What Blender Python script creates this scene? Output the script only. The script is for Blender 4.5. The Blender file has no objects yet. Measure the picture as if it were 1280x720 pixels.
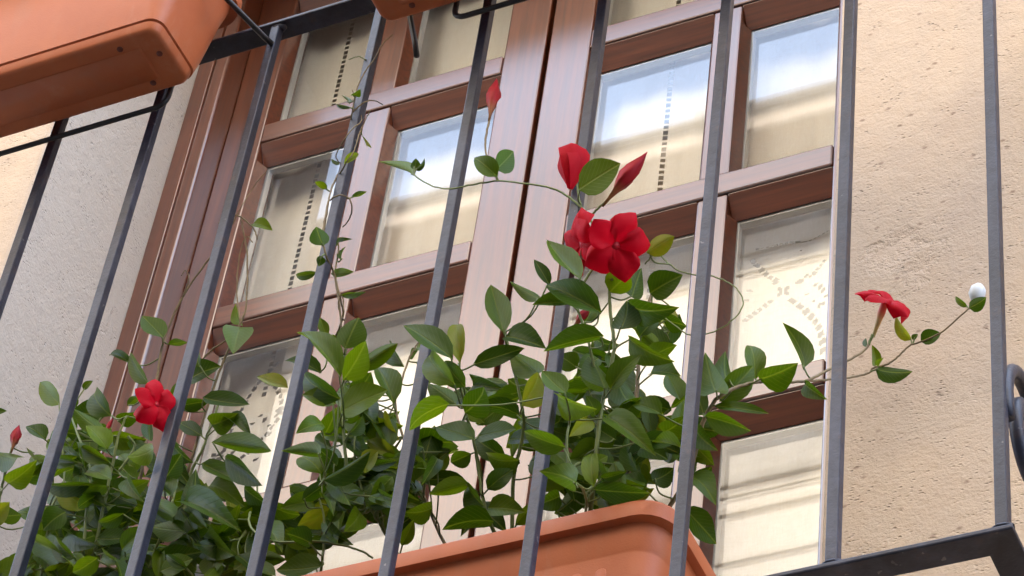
import bpy, bmesh, math, random
import numpy as np
from mathutils import Vector, Matrix
random.seed(7)
R_ = math.radians
sc = bpy.context.scene
col = sc.collection

# ------------------------------------------------------------------ camera
YAW, PIT, ROL, FPX = 0.53658753, 0.80908136, 0.15396336, 3604.36
CAM = Vector((0.49811624, -1.6372049, -1.55889545))
_f = Vector((-math.sin(YAW)*math.cos(PIT), math.cos(YAW)*math.cos(PIT), math.sin(PIT)))
_r0 = Vector((math.cos(YAW), math.sin(YAW), 0)); _u0 = _r0.cross(_f)
CR = _r0*math.cos(ROL) + _u0*math.sin(ROL)
CU = -_r0*math.sin(ROL) + _u0*math.cos(ROL)
CF = _f
cam_d = bpy.data.cameras.new('camera'); cam = bpy.data.objects.new('camera', cam_d); col.objects.link(cam)
cam_d.sensor_width = 36; cam_d.lens = FPX/1280*36; cam_d.clip_start = .05; cam_d.clip_end = 500
cam.matrix_world = Matrix(((CR.x, CU.x, -CF.x, CAM.x), (CR.y, CU.y, -CF.y, CAM.y), (CR.z, CU.z, -CF.z, CAM.z), (0, 0, 0, 1)))
sc.camera = cam

# ------------------------------------------------------------------ sky, sun, exposure
CLOUD = 13.0                    # radiance of the thin cloud veil, in the sky texture's units
SUN_EL, SUN_AZ = 42, 12        # sun stands behind this house and lights the house across the street
w = bpy.data.worlds.new('World'); sc.world = w; w.use_nodes = True
nt = w.node_tree; nt.nodes.clear()
sky = nt.nodes.new('ShaderNodeTexSky'); sky.sky_type = 'NISHITA'; sky.sun_disc = False
sky.sun_elevation = R_(SUN_EL); sky.sun_rotation = R_(SUN_AZ); sky.air_density = 1.0; sky.dust_density = 2.2; sky.ozone_density = 1.0
bg = nt.nodes.new('ShaderNodeBackground'); bg.inputs[1].default_value = .15
wo = nt.nodes.new('ShaderNodeOutputWorld')
_tc = nt.nodes.new('ShaderNodeTexCoord'); _no = nt.nodes.new('ShaderNodeTexNoise'); _no.inputs['Scale'].default_value = 2.6; _no.inputs['Detail'].default_value = 5
_rp = nt.nodes.new('ShaderNodeMapRange'); _rp.inputs[1].default_value = .3; _rp.inputs[2].default_value = .75; _rp.inputs[3].default_value = .35; _rp.inputs[4].default_value = .95
_mx = nt.nodes.new('ShaderNodeMix'); _mx.data_type = 'RGBA'; _mx.inputs[7].default_value = (CLOUD*.77, CLOUD*.93, CLOUD*1.24, 1)
nt.links.new(_tc.outputs['Generated'], _no.inputs['Vector']); nt.links.new(_no.outputs['Fac'], _rp.inputs[0]); nt.links.new(_rp.outputs[0], _mx.inputs[0])
nt.links.new(sky.outputs[0], _mx.inputs[6]); nt.links.new(_mx.outputs[2], bg.inputs[0]); nt.links.new(bg.outputs[0], wo.inputs[0])
sd = bpy.data.lights.new('sun', 'SUN'); sd.energy = 5.0; sd.angle = R_(.5); sd.color = (1, .93, .82)
sun = bpy.data.objects.new('sun', sd); col.objects.link(sun)
_sv = Vector((math.sin(R_(SUN_AZ))*math.cos(R_(SUN_EL)), math.cos(R_(SUN_AZ))*math.cos(R_(SUN_EL)), math.sin(R_(SUN_EL))))
sun.rotation_euler = _sv.to_track_quat('Z', 'Y').to_euler(); sun.location = (0, 3, 14)
sc.view_settings.view_transform = 'Standard'; sc.view_settings.look = 'None'; sc.view_settings.gamma = 1
sc.view_settings.use_curve_mapping = False
sc.view_settings.exposure = 1.98
sc.render.engine = 'CYCLES'
sc.cycles.use_denoising = True; sc.cycles.use_adaptive_sampling = False
sc.cycles.max_bounces = 10; sc.cycles.diffuse_bounces = 5; sc.cycles.transparent_max_bounces = 16
sc.cycles.caustics_reflective = False; sc.cycles.caustics_refractive = False

# ------------------------------------------------------------------ helpers
def ray(px, py): return CF + CR*((px-640)/FPX) - CU*((py-360)/FPX)
def at(px, py, y):                      # point on the pixel's ray at depth y
    d = ray(px, py); return CAM + d*((y-CAM.y)/d.y)
def mpp(p): return (p-CAM).dot(CF)/FPX  # metres per photo pixel there

def tag(o, label=None, cat=None, group=None, kind=None):
    if label: o['label'] = label
    if cat: o['category'] = cat
    if group: o['group'] = group
    if kind: o['kind'] = kind
    return o
def empty(name, loc):
    o = bpy.data.objects.new(name, None); o.location = loc; o.empty_display_size = .05; col.objects.link(o); return o

class MB:
    def __init__(s): s.v = []; s.f = []; s.sm = []
    def add(s, vs, fs, smooth=False):
        n = len(s.v); s.v += [tuple(x) for x in vs]; s.f += [tuple(i+n for i in f) for f in fs]; s.sm += [smooth]*len(fs)
    def box(s, x0, x1, y0, y1, z0, z1):
        vs = [(x, y, z) for x in (x0, x1) for y in (y0, y1) for z in (z0, z1)]
        s.add(vs, [(0, 1, 3, 2), (4, 6, 7, 5), (0, 4, 5, 1), (2, 3, 7, 6), (0, 2, 6, 4), (1, 5, 7, 3)])
    def prism(s, pts, axis, a, b):      # 2-D outline swept along an axis: 'z': (x,y); 'x': (y,z)
        n = len(pts)
        mk = (lambda p, t: (p[0], p[1], t)) if axis == 'z' else (lambda p, t: (t, p[0], p[1]))
        vs = [mk(p, a) for p in pts] + [mk(p, b) for p in pts]
        s.add(vs, [(i, (i+1) % n, n+(i+1) % n, n+i) for i in range(n)] + [tuple(range(n))[::-1], tuple(range(n, 2*n))])
    def tube(s, pts, rad, k=6, flat=None):
        pts = [Vector(p) for p in pts]; n = len(pts); vs = []; fs = []
        up = Vector((.31, .2, .93)); prev = None
        for i, p in enumerate(pts):
            t = (pts[min(i+1, n-1)]-pts[max(i-1, 0)]).normalized()
            if prev is None: a = t.cross(up).normalized()
            else: a = (prev - t*prev.dot(t)).normalized()
            prev = a; b = t.cross(a)
            r = rad(i/(n-1)) if callable(rad) else rad
            for j in range(k):
                th = 2*math.pi*j/k
                vs.append(p + a*(r*math.cos(th)) + b*(r*math.sin(th)))
        for i in range(n-1):
            for j in range(k):
                fs.append((i*k+j, i*k+(j+1) % k, (i+1)*k+(j+1) % k, (i+1)*k+j))
        fs += [tuple(range(k))[::-1], tuple(range((n-1)*k, n*k))]
        s.add(vs, fs, True)
    def mesh(s, name):
        m = bpy.data.meshes.new(name); m.from_pydata(s.v, [], s.f); m.validate()
        bm = bmesh.new(); bm.from_mesh(m); bmesh.ops.recalc_face_normals(bm, faces=bm.faces); bm.to_mesh(m); bm.free()
        if len(m.polygons) == len(s.sm): m.polygons.foreach_set('use_smooth', s.sm)
        return m
    def build(s, name, mat, parent=None, bevel=0, seg=2):
        m = s.mesh(name); m.materials.append(mat)
        o = bpy.data.objects.new(name, m); col.objects.link(o)
        if parent is not None: place(o, parent, Matrix())
        if bevel:
            b = o.modifiers.new('bevel', 'BEVEL'); b.width = bevel; b.segments = seg; b.limit_method = 'ANGLE'; b.angle_limit = R_(40)
        return o
WM = {}
def place(o, parent, M):                # parent with world matrix M
    o.parent = parent
    t = Vector(parent.location) if parent.parent is None else Vector((0, 0, 0))   # nested parents sit at the world origin
    o.matrix_parent_inverse = Matrix.Translation(-t)
    o.matrix_basis = M
def smooth_path(pts, sub=6):
    pts = [Vector(p) for p in pts]
    if len(pts) < 3: return [pts[0].lerp(pts[-1], i/sub) for i in range(sub+1)]
    P = [pts[0]*2-pts[1]] + pts + [pts[-1]*2-pts[-2]]; out = []
    for i in range(1, len(P)-2):
        a, b, c, d = P[i-1:i+3]
        for k in range(sub):
            t = k/sub
            out.append(.5*((2*b) + (c-a)*t + (2*a-5*b+4*c-d)*t*t + (3*b-a-3*c+d)*t**3))
    out.append(pts[-1]); return out

YW, YB = .30, .62                 # wall face and back of the wall
# ------------------------------------------------------------------ materials
def new_mat(name):
    m = bpy.data.materials.new(name); m.use_nodes = True; n = m.node_tree.nodes; n.clear()
    out = n.new('ShaderNodeOutputMaterial'); b = n.new('ShaderNodeBsdfPrincipled')
    m.node_tree.links.new(b.outputs[0], out.inputs[0])
    return m, n, m.node_tree.links, b, out
def noise(n, l, vec, scale, detail=4, rough=.55, dist=0):
    t = n.new('ShaderNodeTexNoise'); t.inputs['Scale'].default_value = scale; t.inputs['Detail'].default_value = detail
    t.inputs['Roughness'].default_value = rough; t.inputs['Distortion'].default_value = dist
    if vec is not None: l.new(vec, t.inputs['Vector'])
    return t.outputs['Fac']
def ramp(n, l, fac, stops):
    r = n.new('ShaderNodeValToRGB'); e = r.color_ramp.elements
    while len(e) < len(stops): e.new(.5)
    for x, (p, c) in zip(e, stops): x.position = p; x.color = (*c, 1) if len(c) == 3 else c
    l.new(fac, r.inputs[0]); return r.outputs[0]
def mixc(n, l, fac, a, b, mode='MIX'):
    m = n.new('ShaderNodeMix'); m.data_type = 'RGBA'; m.blend_type = mode
    for sck, v in ((m.inputs[0], fac), (m.inputs[6], a), (m.inputs[7], b)):
        if isinstance(v, (int, float)): sck.default_value = v
        elif isinstance(v, tuple): sck.default_value = (*v, 1)
        else: l.new(v, sck)
    return m.outputs[2]
def mth(n, l, op, a, b=0, c=0):
    m = n.new('ShaderNodeMath'); m.operation = op
    for sck, v in zip(m.inputs, (a, b, c)):
        if isinstance(v, (int, float)): sck.default_value = v
        else: l.new(v, sck)
    return m.outputs[0]
def mapping(n, l, vec, sx, sy, sz, rot=(0, 0, 0)):
    mp = n.new('ShaderNodeMapping'); mp.inputs['Scale'].default_value = (sx, sy, sz); mp.inputs['Rotation'].default_value = rot
    l.new(vec, mp.inputs[0]); return mp.outputs[0]
def bump(n, l, b, h, strength, dist, prev=None):
    bp = n.new('ShaderNodeBump'); bp.inputs['Strength'].default_value = strength; bp.inputs['Distance'].default_value = dist
    l.new(h, bp.inputs['Height'])
    if prev is not None: l.new(prev, bp.inputs['Normal'])
    if b is not None: l.new(bp.outputs[0], b.inputs['Normal'])
    return bp.outputs[0]
def geopos(n): return n.new('ShaderNodeNewGeometry').outputs['Position']

def mat_plaster(name='plaster', tint=None):
    m, n, l, b, o = new_mat(name)
    P = geopos(n)
    big = noise(n, l, P, 2.2, 3); mid = noise(n, l, P, 14, 4)
    c = ramp(n, l, big, [(.3, (.49, .36, .245)), (.7, (.61, .465, .33))])
    c = mixc(n, l, mth(n, l, 'MULTIPLY', mid, .35), c, (.52, .45, .37))
    # weathered patch: paler, flaked coat
    flk = ramp(n, l, noise(n, l, P, 5.5, 6, .62), [(.60, (0, 0, 0)), (.66, (1, 1, 1))])
    c = mixc(n, l, mth(n, l, 'MULTIPLY', flk, .30), c, (.47, .36, .27))
    # grey vertical run-off stains
    st = ramp(n, l, noise(n, l, mapping(n, l, P, 9, 9, .8), 1, 4), [(.5, (0, 0, 0)), (.75, (1, 1, 1))])
    c = mixc(n, l, mth(n, l, 'MULTIPLY', st, .28), c, (.40, .34, .29))
    # dragged pits in the render coat
    V = mapping(n, l, P, 150, 150, 250, (0, R_(18), 0))
    vo = n.new('ShaderNodeTexVoronoi'); vo.feature = 'F1'; l.new(V, vo.inputs['Vector']); vo.inputs['Scale'].default_value = 1; vo.inputs['Randomness'].default_value = 1
    sel = ramp(n, l, noise(n, l, P, 42, 2), [(.50, (0, 0, 0)), (.70, (1, 1, 1))])
    pit = ramp(n, l, vo.outputs['Distance'], [(.10, (1, 1, 1)), (.36, (0, 0, 0))])
    pit = mth(n, l, 'MULTIPLY', pit, sel)
    c = mixc(n, l, mth(n, l, 'MULTIPLY', pit, .30), c, (.17, .115, .075))
    # rare larger dark spots
    vo2 = n.new('ShaderNodeTexVoronoi'); l.new(mapping(n, l, P, 33, 33, 48), vo2.inputs['Vector']); vo2.inputs['Scale'].default_value = 1
    sp = ramp(n, l, vo2.outputs['Distance'], [(.06, (1, 1, 1)), (.13, (0, 0, 0))])
    c = mixc(n, l, mth(n, l, 'MULTIPLY', sp, .6), c, (.18, .11, .07))
    # flaked patch by the window: a lost skim coat with a ragged edge
    pc = at(1128, 318, YW); dv = n.new('ShaderNodeVectorMath'); dv.operation = 'DISTANCE'; dv.inputs[1].default_value = pc
    l.new(mapping(n, l, P, 1, 1, 1), dv.inputs[0])
    rad_ = mth(n, l, 'ADD', mth(n, l, 'MULTIPLY', dv.outputs['Value'], 6.5), mth(n, l, 'MULTIPLY', noise(n, l, P, 20, 6, .7), 1.35))
    pm = ramp(n, l, rad_, [(.74, (1, 1, 1)), (.96, (0, 0, 0))])
    c = mixc(n, l, mth(n, l, 'MULTIPLY', pm, .5), c, (.60, .46, .34))
    if tint: c = mixc(n, l, .62, c, tint)
    l.new(c, b.inputs['Base Color']); b.inputs['Roughness'].default_value = .93; b.inputs['Specular IOR Level'].default_value = .2
    n1 = bump(n, l, None, noise(n, l, P, 260, 4, .6), .55, .002)
    n2 = bump(n, l, None, noise(n, l, P, 55, 5, .65), .55, .0042, n1)
    n3 = bump(n, l, None, mth(n, l, 'SUBTRACT', 1, pm), .8, .003, n2)
    bump(n, l, b, mth(n, l, 'SUBTRACT', 1, pit), .8, .0022, n3)
    return m

def mat_wood():
    m, n, l, b, o = new_mat('varnished_wood')
    tc = n.new('ShaderNodeTexCoord').outputs['Object']; P = geopos(n)
    oi = n.new('ShaderNodeObjectInfo')
    ofs = n.new('ShaderNodeVectorMath'); ofs.operation = 'ADD'; l.new(P, ofs.inputs[0])
    cmb = n.new('ShaderNodeCombineXYZ'); l.new(mth(n, l, 'MULTIPLY', oi.outputs['Random'], 9), cmb.inputs[1]); l.new(cmb.outputs[0], ofs.inputs[1])
    at_ = n.new('ShaderNodeAttribute'); at_.attribute_name = 'grain_x'
    # grain along the piece: z for uprights, x for rails (chosen per mesh by an attribute)
    gz = noise(n, l, mapping(n, l, ofs.outputs[0], 120, 120, 5), 1, 4, .6, .4)
    gx = noise(n, l, mapping(n, l, ofs.outputs[0], 5, 120, 120), 1, 4, .6, .4)
    g = n.new('ShaderNodeMix'); l.new(at_.outputs['Fac'], g.inputs[0]); l.new(gz, g.inputs[2]); l.new(gx, g.inputs[3]); g = g.outputs[0]
    c = ramp(n, l, g, [(.3, (.070, .015, .004)), (.52, (.120, .026, .006)), (.75, (.175, .042, .010))])
    c = mixc(n, l, mth(n, l, 'MULTIPLY', noise(n, l, P, 7, 3), .35), c, (.055, .016, .008))
    l.new(c, b.inputs['Base Color'])
    rg = n.new('ShaderNodeMapRange'); l.new(g, rg.inputs[0]); rg.inputs[3].default_value = .26; rg.inputs[4].default_value = .42; l.new(rg.outputs[0], b.inputs['Roughness'])
    b.inputs['IOR'].default_value = 1.6; b.inputs['Coat Weight'].default_value = .85; b.inputs['Coat Roughness'].default_value = .16; b.inputs['Coat IOR'].default_value = 1.65
    bump(n, l, b, g, .12, .0012)
    return m

def mat_iron():
    m, n, l, b, o = new_mat('painted_iron')
    P = geopos(n)
    a = noise(n, l, P, 60, 5, .65)
    c = ramp(n, l, a, [(.3, (.018, .020, .033)), (.7, (.032, .036, .056))])
    sc_ = ramp(n, l, noise(n, l, mapping(n, l, P, 130, 130, 45), 1, 3), [(.70, (0, 0, 0)), (.74, (1, 1, 1))])
    c = mixc(n, l, mth(n, l, 'MULTIPLY', sc_, .5), c, (.028, .027, .033))
    ch = ramp(n, l, noise(n, l, P, 95, 2), [(.715, (0, 0, 0)), (.735, (1, 1, 1))])
    c = mixc(n, l, mth(n, l, 'MULTIPLY', ch, .5), c, (.16, .155, .16))
    dr = ramp(n, l, noise(n, l, mapping(n, l, P, 18, 18, 5), 1, 4), [(.35, (.55, .55, .58)), (.65, (1.5, 1.5, 1.5))])
    c = mixc(n, l, 1.0, c, dr, 'MULTIPLY')
    ru = ramp(n, l, noise(n, l, P, 34, 6, .7), [(.57, (0, 0, 0)), (.68, (1, 1, 1))])
    c = mixc(n, l, mth(n, l, 'MULTIPLY', ru, .35), c, (.085, .045, .03))
    l.new(c, b.inputs['Base Color']); b.inputs['Roughness'].default_value = .42; b.inputs['IOR'].default_value = 1.38
    n1 = bump(n, l, None, noise(n, l, P, 420, 3), .25, .0008)
    bump(n, l, b, a, .5, .0016, n1)
    return m

def mat_plastic():
    m, n, l, b, o = new_mat('terracotta_plastic')
    P = geopos(n)
    a = noise(n, l, P, 9, 5)
    c = ramp(n, l, a, [(.3, (.40, .100, .034)), (.7, (.50, .140, .050))])
    d = ramp(n, l, noise(n, l, mapping(n, l, P, 45, 45, 10), 1, 5), [(.5, (0, 0, 0)), (.8, (1, 1, 1))])
    c = mixc(n, l, mth(n, l, 'MULTIPLY', d, .3), c, (.36, .16, .09))
    lm = ramp(n, l, noise(n, l, mapping(n, l, P, 16, 16, 3.5), 1, 6, .7), [(.56, (0, 0, 0)), (.78, (1, 1, 1))])
    c = mixc(n, l, mth(n, l, 'MULTIPLY', lm, .20), c, (.58, .40, .30))
    l.new(c, b.inputs['Base Color']); b.inputs['Roughness'].default_value = .52; b.inputs['Specular IOR Level'].default_value = .4
    bump(n, l, b, noise(n, l, P, 520, 2), .25, .0006)
    return m

def mat_leaf(name, c0, c1, rib, tr):
    m, n, l, b, o = new_mat(name)
    tc = n.new('ShaderNodeTexCoord').outputs['Object']
    oi = n.new('ShaderNodeObjectInfo').outputs['Random']
    sep = n.new('ShaderNodeSeparateXYZ'); l.new(tc, sep.inputs[0])
    ay = mth(n, l, 'ABSOLUTE', sep.outputs[1])
    c = ramp(n, l, oi, [(0, tuple(v*.75 for v in c0)), (.25, c0), (.7, tuple((p+q)/2 for p, q in zip(c0, c1))), (.93, c1), (1, tuple(v*1.35 for v in c1))])
    no = noise(n, l, tc, 5, 4)
    c = mixc(n, l, mth(n, l, 'MULTIPLY', no, .4), c, tuple(v*.6 for v in c0))
    spt = ramp(n, l, noise(n, l, tc, 11, 3), [(.66, (0, 0, 0)), (.74, (1, 1, 1))])
    c = mixc(n, l, mth(n, l, 'MULTIPLY', spt, .35), c, (.13, .12, .03))
    old = ramp(n, l, oi, [(.955, (0, 0, 0)), (.96, (1, 1, 1))])
    c = mixc(n, l, mth(n, l, 'MULTIPLY', mth(n, l, 'MULTIPLY', old, no), .9), c, (.26, .24, .04))
    mid = ramp(n, l, ay, [(.012, (1, 1, 1)), (.035, (0, 0, 0))])
    # side veins sweeping forward from the midrib
    ph = mth(n, l, 'SUBTRACT', mth(n, l, 'MULTIPLY', sep.outputs[0], 9), mth(n, l, 'MULTIPLY', ay, 8))
    vn = ramp(n, l, mth(n, l, 'ABSOLUTE', mth(n, l, 'SUBTRACT', mth(n, l, 'FRACT', ph), .5)), [(.0, (1, 1, 1)), (.07, (0, 0, 0))])
    c = mixc(n, l, mth(n, l, 'MULTIPLY', vn, .16), c, rib)
    c = mixc(n, l, mth(n, l, 'MULTIPLY', mid, .42), c, rib)
    l.new(c, b.inputs['Base Color']); b.inputs['Roughness'].default_value = .38; b.inputs['Specular IOR Level'].default_value = .22
    bump(n, l, b, mth(n, l, 'ADD', mth(n, l, 'MULTIPLY', mid, -.6), mth(n, l, 'MULTIPLY', vn, -.3)), .35, .03)
    tl = n.new('ShaderNodeBsdfTranslucent'); l.new(mixc(n, l, 1.0, c, tr, 'MULTIPLY'), tl.inputs[0])
    ms = n.new('ShaderNodeMixShader'); ms.inputs[0].default_value = .42
    l.new(b.outputs[0], ms.inputs[1]); l.new(tl.outputs[0], ms.inputs[2]); l.new(ms.outputs[0], o.inputs[0])
    return m

def mat_petal():
    m, n, l, b, o = new_mat('red_petal')
    tc = n.new('ShaderNodeTexCoord').outputs['Object']
    no = noise(n, l, mapping(n, l, tc, 60, 60, 60), 2, 4)
    c = ramp(n, l, no, [(.3, (.38, .001, .010)), (.7, (.58, .002, .017))])
    l.new(c, b.inputs['Base Color']); b.inputs['Roughness'].default_value = .5; b.inputs['Sheen Weight'].default_value = 0
    b.inputs['Specular IOR Level'].default_value = .12
    bump(n, l, b, no, .3, .001)
    tl = n.new('ShaderNodeBsdfTranslucent'); tl.inputs[0].default_value = (.50, .002, .012, 1)
    ms = n.new('ShaderNodeMixShader'); ms.inputs[0].default_value = .35
    l.new(b.outputs[0], ms.inputs[1]); l.new(tl.outputs[0], ms.inputs[2]); l.new(ms.outputs[0], o.inputs[0])
    return m

def mat_simple(name, c0, c1, rough, scale=40, stretch=(1, 1, 1), bmp=0, spec=.4, local=False):
    m, n, l, b, o = new_mat(name)
    P = n.new('ShaderNodeTexCoord').outputs['Object'] if local else geopos(n)
    no = noise(n, l, mapping(n, l, P, *stretch), scale, 4)
    l.new(ramp(n, l, no, [(.3, c0), (.7, c1)]), b.inputs['Base Color']); b.inputs['Roughness'].default_value = rough
    b.inputs['Specular IOR Level'].default_value = spec
    if bmp: bump(n, l, b, no, .5, bmp)
    return m

def mat_bud():                           # local x runs from stalk (0) to tip (1)
    m, n, l, b, o = new_mat('bud_red')
    tc = n.new('ShaderNodeTexCoord').outputs['Object']
    sep = n.new('ShaderNodeSeparateXYZ'); l.new(tc, sep.inputs[0])
    c = ramp(n, l, sep.outputs[0], [(.0, (.10, .09, .02)), (.30, (.26, .10, .04)), (.45, (.32, .015, .018)), (1, (.26, .003, .016))])
    no = noise(n, l, mapping(n, l, tc, 3, 40, 40), 1, 3)
    c = mixc(n, l, mth(n, l, 'MULTIPLY', no, .4), c, (.30, .01, .02))
    l.new(c, b.inputs['Base Color']); b.inputs['Roughness'].default_value = .5; b.inputs['Specular IOR Level'].default_value = .15
    return m

def mat_tube():                          # flower tube, local z from 0 (throat) to -1
    m, n, l, b, o = new_mat('flower_tube')
    tc = n.new('ShaderNodeTexCoord').outputs['Object']
    sep = n.new('ShaderNodeSeparateXYZ'); l.new(tc, sep.inputs[0])
    c = ramp(n, l, mth(n, l, 'MULTIPLY', sep.outputs[2], -1), [(.0, (.50, .006, .02)), (.28, (.62, .12, .07)), (.5, (.62, .42, .18)), (1, (.36, .33, .10))])
    l.new(c, b.inputs['Base Color']); b.inputs['Roughness'].default_value = .5
    return m

def mat_glass():
    m, n, l, b, o = new_mat('window_glass')
    n.remove(b)
    P = geopos(n)
    tr = n.new('ShaderNodeBsdfTransparent'); tr.inputs[0].default_value = (.985, .987, .985, 1)
    gl = n.new('ShaderNodeBsdfGlossy'); gl.inputs['Roughness'].default_value = 0
    ge = n.new('ShaderNodeNewGeometry'); dt = n.new('ShaderNodeVectorMath'); dt.operation = 'DOT_PRODUCT'
    l.new(ge.outputs['Incoming'], dt.inputs[0]); l.new(ge.outputs['Normal'], dt.inputs[1])
    c1 = mth(n, l, 'SUBTRACT', 1, mth(n, l, 'ABSOLUTE', dt.outputs['Value']))
    k = mth(n, l, 'ADD', .045, mth(n, l, 'MULTIPLY', mth(n, l, 'POWER', c1, 5), .955))   # Schlick, both sides alike
    ms = n.new('ShaderNodeMixShader'); l.new(k, ms.inputs[0]); l.new(tr.outputs[0], ms.inputs[1]); l.new(gl.outputs[0], ms.inputs[2])
    l.new(ms.outputs[0], o.inputs[0]); return m

def mat_curtain():
    m, n, l, b, o = new_mat('linen_curtain')
    P = geopos(n)
    wv = mth(n, l, 'ADD', noise(n, l, mapping(n, l, P, 900, 1, 60), 1, 2), noise(n, l, mapping(n, l, P, 60, 1, 900), 1, 2))
    c = ramp(n, l, mth(n, l, 'MULTIPLY', wv, .5), [(.3, (.85, .79, .69)), (.7, (.95, .92, .85))])
    l.new(c, b.inputs['Base Color']); b.inputs['Roughness'].default_value = .9; b.inputs['Specular IOR Level'].default_value = .1
    bump(n, l, b, wv, .25, .0006)
    tl = n.new('ShaderNodeBsdfTranslucent'); l.new(c, tl.inputs[0])
    ms = n.new('ShaderNodeMixShader'); ms.inputs[0].default_value = .08
    l.new(b.outputs[0], ms.inputs[1]); l.new(tl.outputs[0], ms.inputs[2]); l.new(ms.outputs[0], o.inputs[0])
    return m

M = dict(plaster=mat_plaster(), reveal=mat_plaster('reveal_plaster', (.47, .44, .40)), wood=mat_wood(), iron=mat_iron(), plastic=mat_plastic(), glass=mat_glass(), curtain=mat_curtain(),
         leaf=mat_leaf('leaf_green', (.040, .092, .004), (.118, .195, .006), (.21, .28, .05), (1.9, 1.7, .35)),
         leaf_pale=mat_leaf('leaf_pale', (.09, .17, .04), (.14, .22, .07), (.24, .32, .12), (1.5, 1.6, .9)),
         petal=mat_petal(), bud=mat_bud(), ftube=mat_tube(),
         stem=mat_simple('stem_green', (.10, .14, .035), (.17, .20, .06), .55, 30),
         stem_brown=mat_simple('stem_brown', (.12, .085, .045), (.24, .18, .09), .7, 60),
         rod=mat_simple('black_rod', (.012, .012, .014), (.024, .023, .026), .4, 80, bmp=.0006),
         hole=mat_simple('hole_dark', (.10, .022, .014), (.14, .032, .018), .7),
         alu=mat_simple('spacer_aluminium', (.34, .34, .33), (.44, .44, .43), .45, 20),
         soil=mat_simple('soil', (.025, .017, .011), (.06, .042, .028), .95, 90, bmp=.004),
         room=mat_simple('room_paint', (.62, .56, .47), (.70, .63, .53), .9, 3),
         white=mat_simple('pale_bud', (.50, .55, .60), (.64, .68, .72), .5, 60),
         street=mat_simple('street_stone', (.06, .057, .053), (.10, .095, .09), .85, 12, bmp=.004),
         facade=mat_simple('cream_facade', (.76, .67, .54), (.84, .75, .62), .9, 4, bmp=.003),
         moulding=mat_simple('moulding_plaster', (.62, .54, .42), (.70, .62, .50), .85, 9),
         soffit=mat_simple('soffit_paint', (.42, .34, .26), (.48, .39, .30), .85, 6),
         zinc=mat_simple('zinc', (.34, .34, .35), (.42, .42, .43), .75, 12),
         tile=mat_simple('roof_tile', (.34, .15, .08), (.46, .22, .12), .85, 7),
         bounce_cut=mat_simple('bounce_cut_base', (.10, .08, .065), (.17, .135, .11), .9, 6, bmp=.006),
         shutter=mat_simple('shutter_green', (.06, .10, .08), (.08, .13, .10), .55, 9))

# ------------------------------------------------------------------ setting
m = MB(); m.add([(-60, -60, -3.16), (60, -60, -3.16), (60, 60, -3.16), (-60, 60, -3.16)], [(0, 1, 2, 3)])
tag(m.build('street', M['street']), kind='structure')

# this house: wall with a deep window opening
XL, XR, ZB, ZT = -1.4215, -.2695, -.06, 2.105
house = tag(empty('house_facade', (0, YW, -3.16)), 'rough beige plaster house wall with a deep window recess behind the railing', 'house')
def opening_wall():
    X0, X1, Z0, Z1 = -7., 7., -3.16, 7.4
    xs = [X0, XL, XR, X1]; zs = [Z0, ZB, ZT, Z1]
    bm = bmesh.new()
    F = {}; B = {}
    for i, x in enumerate(xs):
        for k, z in enumerate(zs):
            F[i, k] = bm.verts.new((x, YW, z)); B[i, k] = bm.verts.new((x, YB, z))
    for i in range(3):
        for k in range(3):
            if i == 1 and k == 1: continue
            bm.faces.new((F[i, k], F[i+1, k], F[i+1, k+1], F[i, k+1])); bm.faces.new((B[i, k], B[i, k+1], B[i+1, k+1], B[i+1, k]))
    ring = [(1, 1), (2, 1), (2, 2), (1, 2)]
    for a, b in zip(ring, ring[1:]+ring[:1]): bm.faces.new((F[a], F[b], B[b], B[a]))
    outer = [(0, 0), (1, 0), (2, 0), (3, 0), (3, 1), (3, 2), (3, 3), (2, 3), (1, 3), (0, 3), (0, 2), (0, 1)]
    for a, b in zip(outer, outer[1:]+outer[:1]): bm.faces.new((F[a], B[a], B[b], F[b]))
    bmesh.ops.recalc_face_normals(bm, faces=bm.faces)
    bm.edges.ensure_lookup_table()
    ed = [e for e in bm.edges if all(abs(v.co.y-YW) < 1e-5 and v.co.x in (F[1, 1].co.x, F[2, 1].co.x) and ZB-1e-4 < v.co.z < ZT+1e-4 for v in e.verts) and len({round(v.co.x, 4) for v in e.verts}) == 1]
    ed += [e for e in bm.edges if all(abs(v.co.y-YW) < 1e-5 and XL-1e-4 < v.co.x < XR+1e-4 and v.co.z in (F[1, 1].co.z, F[1, 2].co.z) for v in e.verts) and len({round(v.co.z, 4) for v in e.verts}) == 1]
    bmesh.ops.bevel(bm, geom=ed, offset=.007, segments=3, affect='EDGES', profile=.5)
    me = bpy.data.meshes.new('wall'); bm.to_mesh(me); bm.free()
    me.materials.append(M['plaster']); me.materials.append(M['reveal'])
    for p in me.polygons:
        if XL-.01 < p.center.x < XR+.01 and abs(p.normal.y) < .5 and YW < p.center.y < YB: p.material_index = 1
    o = bpy.data.objects.new('wall', me); col.objects.link(o); place(o, house, Matrix())
opening_wall()
m = MB(); m.box(-7, 7, .32, 8, 7.41, 7.6); m.build('roof_slab', M['moulding'], house)
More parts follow.
